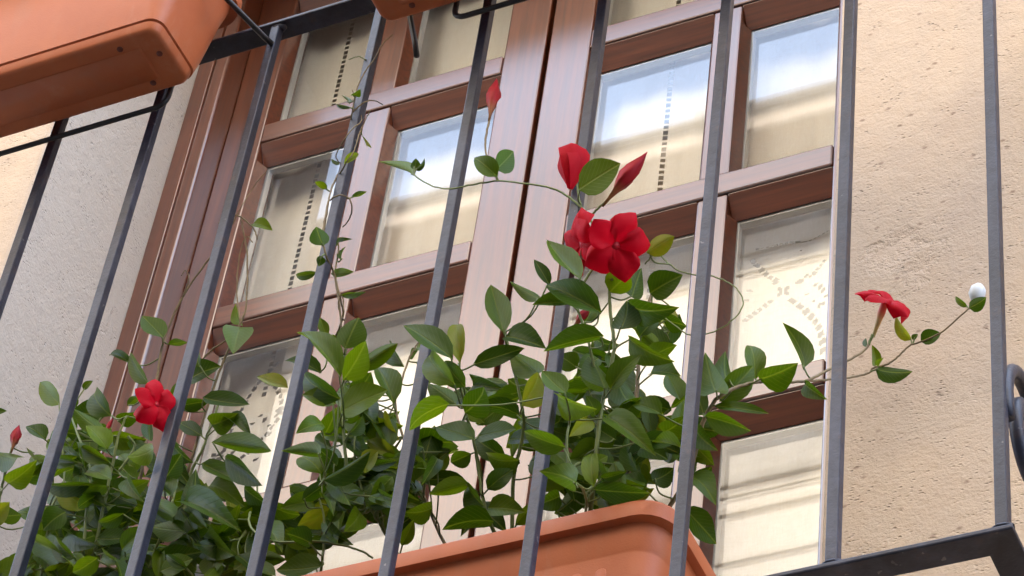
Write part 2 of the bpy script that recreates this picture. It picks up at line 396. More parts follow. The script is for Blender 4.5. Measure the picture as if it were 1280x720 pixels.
# closed room behind the window
m = MB()
rx0, rx1, ry0, ry1, rz0, rz1 = -3.2, 1.2, .625, 4., -.6, 2.5
for a in [((rx0, ry1, rz0), (rx1, ry1, rz0), (rx1, ry1, rz1), (rx0, ry1, rz1)), ((rx0, ry0, rz0), (rx0, ry1, rz0), (rx0, ry1, rz1), (rx0, ry0, rz1)),
          ((rx1, ry0, rz0), (rx1, ry1, rz0), (rx1, ry1, rz1), (rx1, ry0, rz1)), ((rx0, ry0, rz0), (rx1, ry0, rz0), (rx1, ry1, rz0), (rx0, ry1, rz0)),
          ((rx0, ry0, rz1), (rx1, ry0, rz1), (rx1, ry1, rz1), (rx0, ry1, rz1))]:
    m.add(a, [(0, 1, 2, 3)])
tag(m.build('room', M['room']), kind='structure')

# house across the street: seen in the window panes, and its sunlit wall lights this side
YO = -5.0
opp = tag(empty('opposite_house', (-2, YO, -3.16)), 'sunlit cream house across the street, mirrored in the window panes', 'house')
m = MB(); m.box(-11, 8, YO-4, YO, 2.0, 8.16); m.build('wall', M['facade'], opp)
m = MB(); m.box(-11.03, 8.03, YO-4, YO+.03, -3.16, 1.998); m.build('lower_wall', M['bounce_cut'], opp)  # unseen base, made dark to cut the light bounced up from below
m = MB(); m.box(-11.1, 8.2, YO-.02, YO+.45, 8.162, 8.30); m.build('eave', M['soffit'], opp, .01)
for z0, z1, d in ((7.86, 7.90, .018), (7.74, 7.77, .012), (6.47, 6.53, .016), (6.41, 6.435, .010), (6.31, 6.35, .013), (6.05, 6.08, .012), (5.70, 5.76, .02)):
    m = MB(); m.box(-11.05, 8.05, YO+.001, YO+d, z0, z1); m.build('string_course', M['moulding'], opp, .012)
m = MB()
_c = [(YO+.476+.024*math.cos(a), 8.300+.024*math.sin(a)) for a in [R_(180+18*i) for i in range(11)]]
_c += [(YO+.476+.019*math.cos(a), 8.300+.019*math.sin(a)) for a in [R_(360-18*i) for i in range(11)]]
m.prism(_c, 'x', -11.1, 8.1); gut = m.build('gutter', M['zinc'], opp)
for x in (-9., -7., -4.9, -3.05, -1.2, 1., 3., 5.):
    m = MB(); m.box(x-.06, x+.06, YO+.4505, YO+.51, 8.268, 8.345); m.build('gutter_joint', M['zinc'], gut, .01)
m = MB(); m.add([(-11.1, YO+.44, 8.304), (8.2, YO+.44, 8.304), (8.2, YO-3, 9.2), (-11.1, YO-3, 9.2)], [(0, 1, 2, 3)]); m.build('roof', M['tile'], opp)
for x in (-8.4, -5.8, -3.2, -.2, 2.6, 5.4):
    for z in (-1.2, 2.6):
        m = MB(); m.box(x-.55, x+.55, YO+.0305, YO+.05, z, z+1.7); wdw = m.build('window', M['moulding'], opp, .01)
        for s in (-1, 1):
            m = MB(); m.box(x+s*.245-.235, x+s*.245+.235, YO+.052, YO+.09, z+.08, z+1.62); m.build('shutter', M['shutter'], wdw, .008)

# ------------------------------------------------------------------ window
win = tag(empty('window', (-.845, .60, -.03)), 'brown varnished wooden window with a grid of small panes in the plaster recess', 'window')
def grain(o, along_x):
    a = o.data.attributes.new('grain_x', 'FLOAT', 'FACE'); a.data.foreach_set('value', [1. if along_x else 0.]*len(o.data.polygons)); return o
YF, YL, YG = .557, .599, .623      # casing front, sash front, glass
CI = .0535                          # casing width
def jamb(x, s):                     # s=+1: left jamb grows to +x
    p = [(0, YB-.002), (0, YF), (.0265, YF), (.0275, YF+.005), (.0305, YF+.005), (.0315, YF), (CI-.003, YF), (CI, YF+.003), (CI, YB-.002)]
    m = MB(); m.prism([(x+s*a, b) for a, b in p], 'z', ZB+.0305, ZT-.0505)
    return grain(m.build('jamb', M['wood'], win, .0012), False)
jamb(XL+.001, 1); jamb(XR-.001, -1)
m = MB(); m.box(XL+.001, XR-.001, YF-.001, YB-.002, ZT-.05, ZT-.002); grain(m.build('head', M['wood'], win, .002), True)
m = MB(); m.box(XL+.002, XR-.002, YW-.02, YB-.002, ZB+.002, ZB+.030); m.build('sill', M['moulding'], win, .003)

ROWS = [1.646, 1.248, .8555]        # undersides of the horizontal glazing bars
def sash(x0, x1, xm, hinge_left, name_label):
    s_ = empty('sash', (0, 0, 0)); s_.parent = win; s_.matrix_parent_inverse = Matrix.Translation(-Vector(win.location))
    def bar(name, a, b, c, d, e, f, gx, bev=.0025):
        m = MB(); m.box(a, b, c, d, e, f); o = m.build(name, M['wood'], None, bev)
        o.parent = s_; o.matrix_parent_inverse = Matrix.Translation(-Vector((0, 0, 0))); return grain(o, gx)
    z0, z1 = -.02, 2.052
    xl, xr = x0+.066, x1-.066
    bar('stile', x0, xl, YL, .652, z0, z1, False); bar('stile', xr, x1, YL, .652, z0, z1, False)
    bar('rail', xl+.0005, xr-.0005, YL+.001, .651, z0, .545, True); bar('rail', xl+.0005, xr-.0005, YL+.001, .651, 2.0, z1, True)
    for z in ROWS: bar('glazing_bar', xl+.0005, xr-.0005, YL-.0015, .650, z, z+.040, True)
    edges = [.545] + sum([[z, z+.040] for z in sorted(ROWS)], []) + [2.0]
    cols = [(xl, xm-.021), (xm+.021, xr)]
    for i in range(0, 8, 2):
        a, b = edges[i], edges[i+1]
        bar('glazing_bar', xm-.021, xm+.021, YL+.0015, .649, a+.0004, b-.0004, False)
        for cx0, cx1 in cols:
            # glazing bead round each pane, double glass and its metal spacer
            m = MB(); t = .0085; y0, y1 = .6115, .6222; tt = .036
            m.prism([(cx0, .6005), (cx0+t, y1), (cx0, y1)], 'z', a, b-tt-.0003); m.prism([(cx1, .6005), (cx1, y1), (cx1-t, y1)], 'z', a, b-tt-.0003); m.box(cx0+t, cx1-t, y0, y1, a, a+t); m.prism([(.6005, b-.0002), (.6222, b-tt), (.6222, b-.0002)], 'x', cx0+.0002, cx1-.0002)
            o = m.build('bead', M['wood'], None, .0015); o.parent = s_; grain(o, True)
            m = MB(); m.box(cx0+.0005, cx1-.0005, YG, YG+.0008, a+.0005, b-.0005); p = m.build('pane', M['glass'], None); p.parent = s_
            m = MB(); m.box(cx0+.0005, cx1-.0005, YG+.0115, YG+.0123, a+.0005, b-.0005); p = m.build('pane', M['glass'], None); p.parent = s_
            m = MB(); t = .0098; y0, y1 = YG+.0010, YG+.0113
            m.box(cx0+.0005, cx0+t, y0, y1, a, b); m.box(cx1-t, cx1-.0005, y0, y1, a, b); m.box(cx0+t, cx1-t, y0, y1, a, a+t); m.box(cx0+t, cx1-t, y0, y1, b-.0385, b)
            o = m.build('spacer', M['alu'], None); o.parent = s_
    return s_
sash(-1.3665, -.8395, -1.105, True, '')
sash(-.8325, -.3245, -.556, False, '')
m = MB(); m.box(-.8600, -.8120, .6525, .660, -.01, 2.05); grain(m.build('meeting_strip', M['wood'], win, .003), False)

# ------------------------------------------------------------------ curtains with drawn-thread holes
YC = .672
def curtain(x0, x1, holes, label):
    z0, z1 = .30, 2.06; d = .0022
    nx, nz = int((x1-x0)/d), int((z1-z0)/d)
    X = np.linspace(x0, x1, nx+1); Z = np.linspace(z0, z1, nz+1)
    gx, gz = np.meshgrid(X, Z, indexing='ij')
    edge = np.minimum(gx-x0, x1-gx)
    gy = YC + .004*np.sin(gx*38+.6*np.sin(gz*2.2)) + .0022*np.sin(gx*97+1.3*np.sin(gz*1.4)) + .005*np.exp(-(edge/.03)**2)*np.sin(gx*160+gz*3)
    cx = (gx[:-1, :-1]+gx[1:, 1:])/2; cz = (gz[:-1, :-1]+gz[1:, 1:])/2
    keep = np.ones(cx.shape, bool)
    for hx, hz, rx, rz, a in holes:
        u = (cx-hx)*math.cos(a)+(cz-hz)*math.sin(a); v = -(cx-hx)*math.sin(a)+(cz-hz)*math.cos(a)
        if rx < 0: keep &= ~((abs(u) < -rx) & (abs(v) < rz))
        else: keep &= ~((u/rx)**2+(v/rz)**2 < 1)
    idx = (np.arange(nx+1)[:, None]*(nz+1)+np.arange(nz+1)[None, :])
    q = np.stack([idx[:-1, :-1], idx[1:, :-1], idx[1:, 1:], idx[:-1, 1:]], -1)[keep]
    me = bpy.data.meshes.new('curtain')
    co = np.stack([gx, gy, gz], -1).reshape(-1, 3).astype(np.float32)
    me.vertices.add(len(co)); me.vertices.foreach_set('co', co.ravel())
    me.loops.add(q.size); me.loops.foreach_set('vertex_index', q.ravel().astype(np.int32))
    me.polygons.add(len(q)); me.polygons.foreach_set('loop_start', np.arange(0, q.size, 4, dtype=np.int32)); me.polygons.foreach_set('loop_total', np.full(len(q), 4, dtype=np.int32))
    me.update(calc_edges=True); me.polygons.foreach_set('use_smooth', [True]*len(q)); me.materials.append(M['curtain'])
    o = bpy.data.objects.new('curtain', me); col.objects.link(o)
    tag(o, label, 'curtain')
def P2(px, py): p = at(px, py, YC); return p.x, p.z
def dashes(p0, p1, sag, n, size=.0042):   # dashed arc between two photo points
    a = Vector(P2(*p0)); b = Vector(P2(*p1)); nrm = Vector((-(b-a).y, (b-a).x)); out = []
    for i in range(n):
        t = (i+.5)/n; c = a.lerp(b, t)+nrm*sag*4*t*(1-t); ang = math.atan2(*(b-a+nrm*sag*4*(1-2*t)).yx)
        out.append((c.x, c.y, -(b-a).length/n*.36, size*(.7+.4*random.random()), ang))
    return out
def flower_cut(px, py, r, n=4):
    c = P2(px, py); return [(c[0]+r*math.cos(a), c[1]+r*math.sin(a), r*.72, r*.5, a) for a in [math.pi/4+i*2*math.pi/n for i in range(n)]]
def blob(px, py, r, a=0.): c = P2(px, py); return [(c[0], c[1], r, r*.62, a)]
def ladder(px, py, size=.0048):           # vertical ladder of square holes
    x = P2(px, py)[0]; return [(x, .52+i*.0118, -.0036, size*.85, 0) for i in range(132) if .52+i*.0118 > 1.16]
hl = ladder(378, 290)
hl += dashes((349, 452), (284, 540), -.06, 11) + dashes((335, 478), (352, 520), .12, 6)
hl += dashes((284, 545), (270, 590), -.05, 5) + dashes((352, 525), (300, 575), .02, 7) + dashes((300, 580), (262, 610), 0, 5)
hl += flower_cut(268, 568, .007) + flower_cut(352, 518, .006)
for p in ((316, 530, .004), (331, 525, .005, 1.3), (338, 533, .004), (326, 520, .003), (300, 555, .004), (312, 560, .005, .6), (290, 565, .005, .3), (338, 545, .005, .8), (320, 575, .004)): hl += blob(*p)
curtain(-1.345, -.855, hl, 'cream linen curtain with a ladder of openwork holes, behind the sash beside the grey reveal')
hr = ladder(829, 200)
hr += dashes((940, 325), (972, 352), -.03, 6) + dashes((984, 371), (1030, 445), .10, 9, .0048) + dashes((966, 374), (930, 405), -.05, 6)
hr += flower_cut(979, 363, .0062)
hr += dashes((945, 312), (1038, 290), 0, 16, .0016)
for p in ((998, 348, .0065, .5), (1006, 341, .004, .8), (1017, 340, .004), (969, 353, .005, .2), (1025, 359, .0055, 1.2), (1030, 363, .005, 1.), (1018, 354, .004), (1007, 364, .003), (1024, 382, .005, 1.5), (1030, 381, .004, 1.5),
          (1033, 372, .004), (937, 365, .004), (934, 377, .004), (1016, 374, .003), (1000, 310, .002)): hr += blob(*p)
hr += dashes((1033, 325), (1008, 343), .05, 5, .003)
curtain(-.845, -.325, hr, 'cream linen curtain with cutwork flowers, behind the sash beside the bare beige wall')

# ------------------------------------------------------------------ railing
S, HT = .14, 1.007
NB = 12
rail = tag(empty('balcony_railing', (-.84, .15, 0)), 'dark blue-grey wrought iron balcony railing of square upright bars', 'railing')
A = .0108
def flat_loop(z0, z1, w_):
    # flat iron strip: front run and the two returns to the wall, mitred
    x0, x1 = -NB*S-.008, .011; yf = -.001
    pts_o = [(x1, YW+.02), (x1, yf), (x0, yf), (x0, YW+.02)]; pts_i = [(x1-w_, YW+.02), (x1-w_, yf+w_), (x0+w_, yf+w_), (x0+w_, YW+.02)]
    pr = pts_o + pts_i[::-1]
    m = MB()
    n = 4
    vs = [(x, y, z0) for x, y in pts_o+pts_i] + [(x, y, z1) for x, y in pts_o+pts_i]
    fs = []
    for i in range(3):
        fs += [(i, i+1, 5+i, 4+i), (8+i, 12+i, 13+i, 9+i), (i, 8+i, 9+i, i+1), (4+i, 5+i, 13+i, 12+i)]
    fs += [(0, 4, 12, 8), (3, 11, 15, 7)]
    m.add(vs, fs); return m
flat_loop(-.0055, 0, .0275).build('bottom_rail', M['iron'], rail, .0015)
flat_loop(HT, HT+.0055, .0255).build('top_rail', M['iron'], rail, .0015)
offs = {0: .001, -1: -.0015, -2: .001, -3: -.001, -4: -.002, -5: -.0035, -6: .0005, -7: .002, -8: .001}
for i in range(-NB, 1):
    m = MB(); m.box(-A/2, A/2, 0, A, .0003, HT-.0003)
    o = m.build('bar', M['iron'], rail, .0012)
    place(o, rail, Matrix.Translation((i*S+offs.get(i, 0), .0008, 0)) @ Matrix.Rotation(R_(random.uniform(-.18, .18)), 4, 'Y') @ Matrix.Rotation(R_(random.uniform(-4, 4)), 4, 'Z'))
    for z, q in ((.002, 1), (HT-.002, -1)):
        m = MB(); k = 8; rr = random.uniform(.9, 1.15)
        ring = []
        for j, (r, h) in enumerate(((.0105, 0), (.0095, .0018), (.0078, .0036), (.006, .0045))):
            ring += [(i*S+offs.get(i, 0)+r*rr*math.cos(2*math.pi*t/k+.4)*(1+.12*math.sin(t*2.1+i)), .006+r*.62*math.sin(2*math.pi*t/k+.4), z+q*h*rr) for t in range(k)]
        fs = [(a*k+t, a*k+(t+1) % k, (a+1)*k+(t+1) % k, (a+1)*k+t) for a in range(3) for t in range(k)]
        m.add(ring, fs, True); m.build('weld', M['iron'], o) if False else place(m.build('weld', M['iron']), rail, Matrix())
# cross straps under the planters
for x in (-.40, -.62, -.84, -1.0, -1.2, -1.42):
    m = MB(); m.box(x-.009, x+.009, .027, YW+.02, -.0052, -.0005); m.build('cross_strap', M['iron'], rail, .001)
# scroll in the side panels
def scroll(x):
    pts = []
    for i in range(46):
        t = i/45; a = R_(205 - 560*t); r = .055*(1-.72*t)
        pts.append((x, .068+r*1.05*math.cos(a), .160+r*1.2*math.sin(a)))
    m = MB(); m.tube(pts, .0065, 8); m.build('scroll', M['iron'], rail)
    pts = []
    for i in range(46):
        t = i/45; a = R_(25 - 560*t); r = .058*(1-.72*t)
        pts.append((x, .20+r*1.05*math.cos(a), .11+r*1.25*math.sin(a)))
    m = MB(); m.tube(pts, .0065, 8); m.build('scroll', M['iron'], rail)
scroll(.0045); scroll(-NB*S)

# ------------------------------------------------------------------ planters
def rrect(x0, x1, y0, y1, r, k=6):
    pts = []
    for cx, cy, a0 in ((x1-r, y1-r, 0), (x0+r, y1-r, 90), (x0+r, y0+r, 180), (x1-r, y0+r, 270)):
        for j in range(k+1):
            a = R_(a0+90*j/k); pts.append((cx+r*math.cos(a), cy+r*math.sin(a)))
    return pts
def loft(m, rings, cap0=True, cap1=True):
    n = len(rings[0]); vs = sum(rings, [])
    fs = [(i*n+j, i*n+(j+1) % n, (i+1)*n+(j+1) % n, (i+1)*n+j) for i in range(len(rings)-1) for j in range(n)]
    if cap0: fs.append(tuple(range(n))[::-1])
    if cap1: fs.append(tuple(range((len(rings)-1)*n, len(rings)*n)))
    m.add(vs, fs, True)
def planter(x0, x1, y0, y1, z0, h, label, lower):
    # x0..y1 bound the base; walls flare upwards
    p = tag(empty('planter', ((x0+x1)/2, (y0+y1)/2, z0)), label, 'planter')
    fl = .022; m = MB(); rings = []
    def ring(z, e, r): rings.append([(a, b, z0+z) for a, b in rrect(x0-e, x1+e, y0-e, y1+e, r)])
    ring(0, -.0045, .012); ring(.0012, -.0012, .013); ring(.004, .0008, .014)
    ring(.0125, .003, .016); ring(.0137, .0015, .016); ring(.0149, .0048, .017)
    for t in (.25, .5, .72): ring(h*t, .005+fl*t*.8, .018+.012*t)
    if lower:
        ring(h*.735, .005+fl*.60, .028); ring(h*.745, .005+fl*.64, .028)
    ring(h-.017, .005+fl*.8, .030); ring(h-.0165, .005+fl*.8+.0085, .034); ring(h-.003, .005+fl*.8+.0105, .035)
    ring(h, .005+fl*.8+.009, .034); ring(h, .005+fl*.8-.001, .030); ring(h-.03, .005+fl*.7-.004, .028)
    loft(m, rings, True, False)
    me = m.build('shell', M['plastic'], p)
    es = me.modifiers.new('es', 'EDGE_SPLIT'); es.split_angle = R_(38)
    m = MB(); loft(m, [[(a, b, z0+h-.028) for a, b in rrect(x0-.005-fl*.6, x1+.005+fl*.6, y0-.005-fl*.6, y1+.005+fl*.6, .026)]], True, False)
    m.build('soil', M['soil'], p)
    # raised panel and drain marks on the underside
    m = MB(); r_ = rrect(x0+.028, x1-.028, y0+.020, y1-.018, .004)
    loft(m, [[(a, b, z0+.0002) for a, b in r_], [(a+(.001 if a < (x0+x1)/2 else -.001), b, z0-.0013) for a, b in r_]], False, True); m.build('base_panel', M['plastic'], p)
    L = x1-x0
    for dx, dy in ((.0125, .034), (.052, .0135), (.040, (y1-y0)-.014)):
        for sx in (0, 1):
            cx = x1-dx if sx else x0+dx; k = 12
            m = MB(); c = [(cx+.0036*math.cos(2*math.pi*j/k), y0+dy+.0036*math.sin(2*math.pi*j/k)) for j in range(k)]
            loft(m, [[(a, b, z0+.0003) for a, b in c], [(a, b, z0-.0009) for a, b in c]], False, True); m.build('drain_mark', M['hole'], p)
    if lower:
        nrib = int((L-.05)/.0235)
        for s in (0, 1):
            for i in range(nrib):
                x = x1-.034-i*.0235; m = MB()
                if s == 0:
                    zz = [z0+h*.28, z0+h*.635]; yy = [y0-(.005+fl*.8*.28), y0-(.005+fl*.8*.635)]; sg = -1
                else:
                    zz = [z0+h*.28, z0+h*.635]; yy = [y1+(.005+fl*.8*.28), y1+(.005+fl*.8*.635)]; sg = 1
                # shallow upright pill standing 1.6 mm proud of the wall
                rings2 = []
                for e, dp in ((.0056, -.001), (.0052, .0003), (.0040, .0007)):
                    rg = []
                    for j in range(12):
                        a = 2*math.pi*j/12; up = math.sin(a) > 0
                        u = e*math.cos(a); v = e*.8*math.sin(a)
                        i1 = 1 if j in range(0, 7) else 0
                        zc = zz[i1]; yc = yy[i1]
                        rg.append((x+u, yc+sg*(dp), zc+v))
                    rings2.append(rg)
                loft(m, rings2, False, True); m.build('rib', M['plastic'], p)
    return p
planter(-1.42, -.9125, -.113, -.0305, .894, .155, 'terracotta plastic window box whose broad orange side shows, hung outside the top rail', False)
planter(-.668, -.15, -.113, -.0305, .894, .155, 'terracotta plastic window box of which only the base corner shows, above the meeting sashes', False)
PZ = .0002
planter(-.862, -.3475, .083, .19, PZ, .171-PZ, 'terracotta plastic window box holding the tallest flowering vine, standing inside the railing', True)
planter(-1.52, -.945, .083, .19, PZ, .171-PZ, 'terracotta plastic window box under the bush beside the grey reveal', True)

def bracket(x_end, sgn, label, extra):
    b = tag(empty('planter_bracket', (x_end, -.022, .88)), label, 'bracket')
    z = .879; y = -.0215
    far = x_end - sgn*.43
    pts = [(x_end+sgn*.001, y, HT+.011), (x_end, y, z+.03)] + [(x_end-sgn*.014*(1-math.cos(R_(a)))-.0, y, z+.014-.014*math.sin(R_(a))) for a in (0, 22, 45, 68, 90)] + \
          [(x_end-sgn*.2, y+.0005, z+.0006)] + [(far+sgn*.014*(1-math.cos(R_(a))), y, z+.014-.014*math.sin(R_(a))) for a in (90, 68, 45, 22, 0)] + [(far, y, z+.03), (far, y, HT+.011)]
    m = MB(); m.tube(pts, .0032, 8); m.build('cradle_rod', M['rod'], b)
    for x in (x_end+sgn*.001, far):
        m = MB(); m.tube([(x, y, HT+.009), (x, y+.006, HT+.0115), (x, .018, HT+.0115), (x, .0225, HT+.009)], .0032, 8); m.build('hook', M['rod'], b)
    for pts in extra:
        m = MB(); m.tube(pts, .0034, 8); m.build('arm', M['rod'], b)
    return b
bracket(-.9455, 1, 'black rod cradle under the broad orange window box', [[at(340, 55, .0), at(330, 46, -.012), at(283, -2, -.06), at(262, -24, -.082)]])
bracket(-.587, -1, 'black rod cradle with a loose hook under the window box above the meeting sashes', [[at(521, 70, .034), at(518.5, 52, .030), at(512, 18, .022), at(506, -20, .012)]])

# ------------------------------------------------------------------ plants
def leaf_mesh(name, curve, fold, wave, wide, tipx=1.25):
    NX, NY = 7, 4; vs = []; fs = []
    for i in range(NX+1):
        t = i/NX
        # half width: rounded base, widest near the middle, drawn-out tip
        wd = .5*(math.sin(math.pi*min(1, t**wide))**.72)*(1-.30*t**3) if 0 < t < 1 else 0
        for j in range(NY+1):
            s = (j/NY-.5)*2
            a = curve*t
            x = math.sin(a)/curve if abs(curve) > 1e-3 else t
            z = -(1-math.cos(a))/curve if abs(curve) > 1e-3 else 0
            y = s*wd
            zz = z + fold*abs(s)*wd*(1 if abs(s) < .75 else .9) + wave*math.sin(t*7+s*2)*abs(s)*wd
            vs.append((x, y*math.cos(math.atan(fold)), zz))
    for i in range(NX):
        for j in range(NY):
            a = i*(NY+1)+j
            if i == 0:
                fs.append((a, a+NY+1, a+NY+2))
            elif i == NX-1:
                fs.append((a, a+NY+1, a+1))
            else: fs.append((a, a+NY+1, a+NY+2, a+1))
    me = bpy.data.meshes.new(name); me.from_pydata(vs, [], fs); me.validate()
    me.polygons.foreach_set('use_smooth', [True]*len(me.polygons)); return me
LEAF = []
for cv, fd, wv, wd in ((.35, .22, .03, .85), (.7, .35, .05, .85), (.15, .12, .05, .92), (.95, .3, .04, .8), (-.3, .28, .05, .88), (.5, .5, .03, .9), (1.2, .25, .06, .85)):
    me = leaf_mesh('leaf', cv, fd, wv, wd); me.materials.append(M['leaf']); LEAF.append(me)
LEAFP = [leaf_mesh('leaf', .3, .2, .03, .8)]; LEAFP[0].materials.append(M['leaf_pale'])
HEART = leaf_mesh('leaf', .3, .35, .02, .62); HEART.materials.append(M['leaf_pale'])

class Plant:
    def __init__(s, loc, label):
        s.root = tag(empty('flowering_vine', loc), label, 'plant'); s.nodes = []; s.pet = MB(); s.n = 0
    def stem(s, pts, r0=.0016, r1=.0009, mat='stem', name='stem', sub=6, node=True):
        P = [at(*p) for p in pts]; P = smooth_path(P, sub)
        P = [p + Vector((random.uniform(-1, 1), random.uniform(-1, 1), random.uniform(-1, 1)))*.0004 for p in P]
        m = MB(); m.tube(P, lambda t: r0+(r1-r0)*t, 6); m.build(name, M[mat], s.root)
        if node: s.nodes += P
        return P
    def leaf(s, b, t, wpx, y, tilt=None, dy=None, mesh=None, petiole=True):
        B = at(b[0], b[1], y); dy = random.uniform(-.016, .010) if dy is None else dy
        T = at(t[0], t[1], y+dy)
        ax = T-B; L = ax.length; ax.normalize()
        v = (CAM-(B+T)/2).normalized(); n0 = (v-ax*v.dot(ax)).normalized()
        if tilt is None: tilt = random.choice((-1, 1))*random.uniform(8, 46)
        q = Matrix.Rotation(R_(tilt), 3, ax); nrm = q @ n0
        if random.random() < .25: nrm = -nrm
        sd_ = nrm.cross(ax).normalized()
        W = wpx*mpp(B)/max(.5, math.cos(R_(tilt)))*1.36
        me = mesh or random.choice(LEAF)
        k = 1.10
        Mx = Matrix(((ax.x*L*k, sd_.x*W, nrm.x*L, B.x), (ax.y*L*k, sd_.y*W, nrm.y*L, B.y), (ax.z*L*k, sd_.z*W, nrm.z*L, B.z), (0, 0, 0, 1)))
        # local curl bends away from the normal: keep the tip on its pixel by lifting the axis
        tip = Vector(me.vertices[-1].co); dz = tip.z
        loc = ax*(tip.x*L*k)+nrm*(dz*L); rot = loc.normalized().rotation_difference(ax).to_matrix().to_4x4()
        Mx = Matrix.Translation(B) @ rot @ Matrix.Translation(-B) @ Mx
        o = bpy.data.objects.new('leaf', me); col.objects.link(o); place(o, s.root, Mx); s.n += 1
        if petiole and s.nodes:
            N = min(s.nodes, key=lambda p: (p-B).length); d = (N-B).length
            if .002 < d < (.11 if y < .079 else .045):
                mid = N.lerp(B, .55)+Vector((0, 0, -.12*d))+ax*(-.08*d)
                s.pet.tube(smooth_path([N, mid, B+ax*.003], 4), .00085, 5)
        return o
    def finish(s):
        if s.pet.v: tag(s.pet.build('petiole', M['stem'], s.root), kind='stuff')

def in_poly(x, y, poly):
    c = False
    for (x0, y0), (x1, y1) in zip(poly, poly[1:]+poly[:1]):
        if (y0 > y) != (y1 > y) and x < (x1-x0)*(y-y0)/(y1-y0)+x0: c = not c
    return c
def fill(pl, poly, count, gaps, ylo=.08, yhi=.20, size=(32, 54)):
    xs = [p[0] for p in poly]; ys = [p[1] for p in poly]; n = 0; tries = 0
    while n < count and tries < count*40:
        tries += 1
        x = random.uniform(min(xs), max(xs)); y = random.uniform(min(ys), max(ys))
        if not in_poly(x, y, poly): continue
        a = R_(random.choice((random.uniform(-50, 60), random.uniform(120, 230), random.uniform(0, 360)))); L = random.uniform(*size)
        b = (x-.5*L*math.cos(a), y-.5*L*math.sin(a)); t = (x+.5*L*math.cos(a), y+.5*L*math.sin(a))
        if any((q[0]-gx)**2+(q[1]-gy)**2 < (gr+7)**2 for gx, gy, gr in gaps for q in (b, t, (x, y), ((x+b[0])/2, (y+b[1])/2), ((x+t[0])/2, (y+t[1])/2))): continue
        pl.leaf(b, t, L*random.uniform(.34, .52), random.uniform(ylo, yhi), tilt=random.uniform(-55, 55), dy=random.uniform(-.02, .02)); n += 1

# --- petals, flowers, buds
def petal_mesh(curl, twist):
    NU, NV = 10, 8; vs = []; fs = []
    for i in range(NU+1):
        u = i/NU
        for j in range(NV+1):
            s = (j/NV-.5)*2
            # lobe: narrow at the throat, broad at the shoulder, one corner drawn out to a point
            R = .95 - .26*abs(s)**3 - .13*s + .16*max(0, 1-abs(s+.45)/.4)**1.5
            r = .10+.90*u*R
            hw = R_(40+9*math.sin(u*math.pi/2)-13*u**4)
            a = s*hw + twist*u*u
            z = .26*(1-(1-u)**1.5) - .30*curl*u**3 + .10*s*u + .07*math.sin(s*5+u*5)*u*u - .16*curl*s*s*u*u + .05*math.exp(-(s/.25)**2)*u
            vs.append((r*math.cos(a), r*math.sin(a), z))
    for i in range(NU):
        for j in range(NV):
            a = i*(NV+1)+j; fs.append((a, a+NV+1, a+NV+2, a+1))
    me = bpy.data.meshes.new('petal'); me.from_pydata(vs, [], fs); me.polygons.foreach_set('use_smooth', [True]*len(me.polygons)); me.materials.append(M['petal']); return me
PET = [petal_mesh(c, t) for c, t in ((.6, .35), (1.05, .45), (1.5, .35), (.25, .3), (.9, .15))]
def tube_mesh():
    m = MB(); k = 10; rings = []
    for z, r in ((.0, .105), (-.12, .10), (-.35, .105), (-.6, .075), (-.85, .05), (-1, .045)):
        rings.append([(r*math.cos(2*math.pi*j/k), r*math.sin(2*math.pi*j/k), z) for j in range(k)])
    loft(m, rings, True, True); me = m.mesh('tube'); me.materials.append(M['ftube']); return me
TUBE = tube_mesh()
def flower(pl, c, y, axis, rad, roll=0, kinds=None, tube=1.15, skip=(), tdir=None):
    C = at(c[0], c[1], y); z = axis.normalized(); x = z.orthogonal().normalized(); x = Matrix.Rotation(R_(roll), 3, z) @ x; yy = z.cross(x)
    base = Matrix(((x.x, yy.x, z.x, C.x), (x.y, yy.y, z.y, C.y), (x.z, yy.z, z.z, C.z), (0, 0, 0, 1)))
    f = empty('flower', C); f.parent = pl.root; f.matrix_parent_inverse = Matrix.Translation(-Vector(pl.root.location))
    off = Matrix.Translation(-C)
    for i in range(5):
        if i in skip: continue
        me = PET[(kinds or (0, 1, 0, 3, 1))[i]]
        o = bpy.data.objects.new('petal', me); col.objects.link(o); o.parent = f
        o.matrix_basis = off @ base @ Matrix.Rotation(R_(72*i+random.uniform(-5, 5)), 4, 'Z') @ Matrix.Rotation(R_(random.uniform(-7, 7)), 4, 'Y') @ Matrix.Diagonal((rad*random.uniform(.92, 1.06), rad, rad, 1))
    o = bpy.data.objects.new('tube', TUBE); col.objects.link(o); o.parent = f
    o.matrix_basis = off @ base @ Matrix.Diagonal((rad*1.25, rad*1.25, rad*tube, 1))
    return C - z*rad*tube
def bud_mesh():
    m = MB(); k = 10; rings = []
    for x, r in ((0, .018), (.15, .022), (.30, .045), (.42, .085), (.55, .115), (.68, .10), (.82, .062), (.93, .026), (1, .004)):
        tw = x*2.2
        rings.append([(x, r*(1+.16*math.cos(5*(2*math.pi*j/k)))*math.cos(2*math.pi*j/k+tw), r*(1+.16*math.cos(5*(2*math.pi*j/k)))*math.sin(2*math.pi*j/k+tw)) for j in range(k)])
    loft(m, rings); me = m.mesh('bud'); me.materials.append(M['bud']); return me
BUD = bud_mesh()
def bud(pl, b, t, y, fat=1., dy=0, mesh=None, name='bud'):
    B = at(b[0], b[1], y); T = at(t[0], t[1], y+dy); ax = T-B; L = ax.length; q = Vector((1, 0, 0)).rotation_difference(ax.normalized()).to_matrix().to_4x4()
    o = bpy.data.objects.new(name, mesh or BUD); col.objects.link(o)
    place(o, pl.root, Matrix.Translation(B) @ q @ Matrix.Diagonal((L, L*fat, L*fat, 1)))

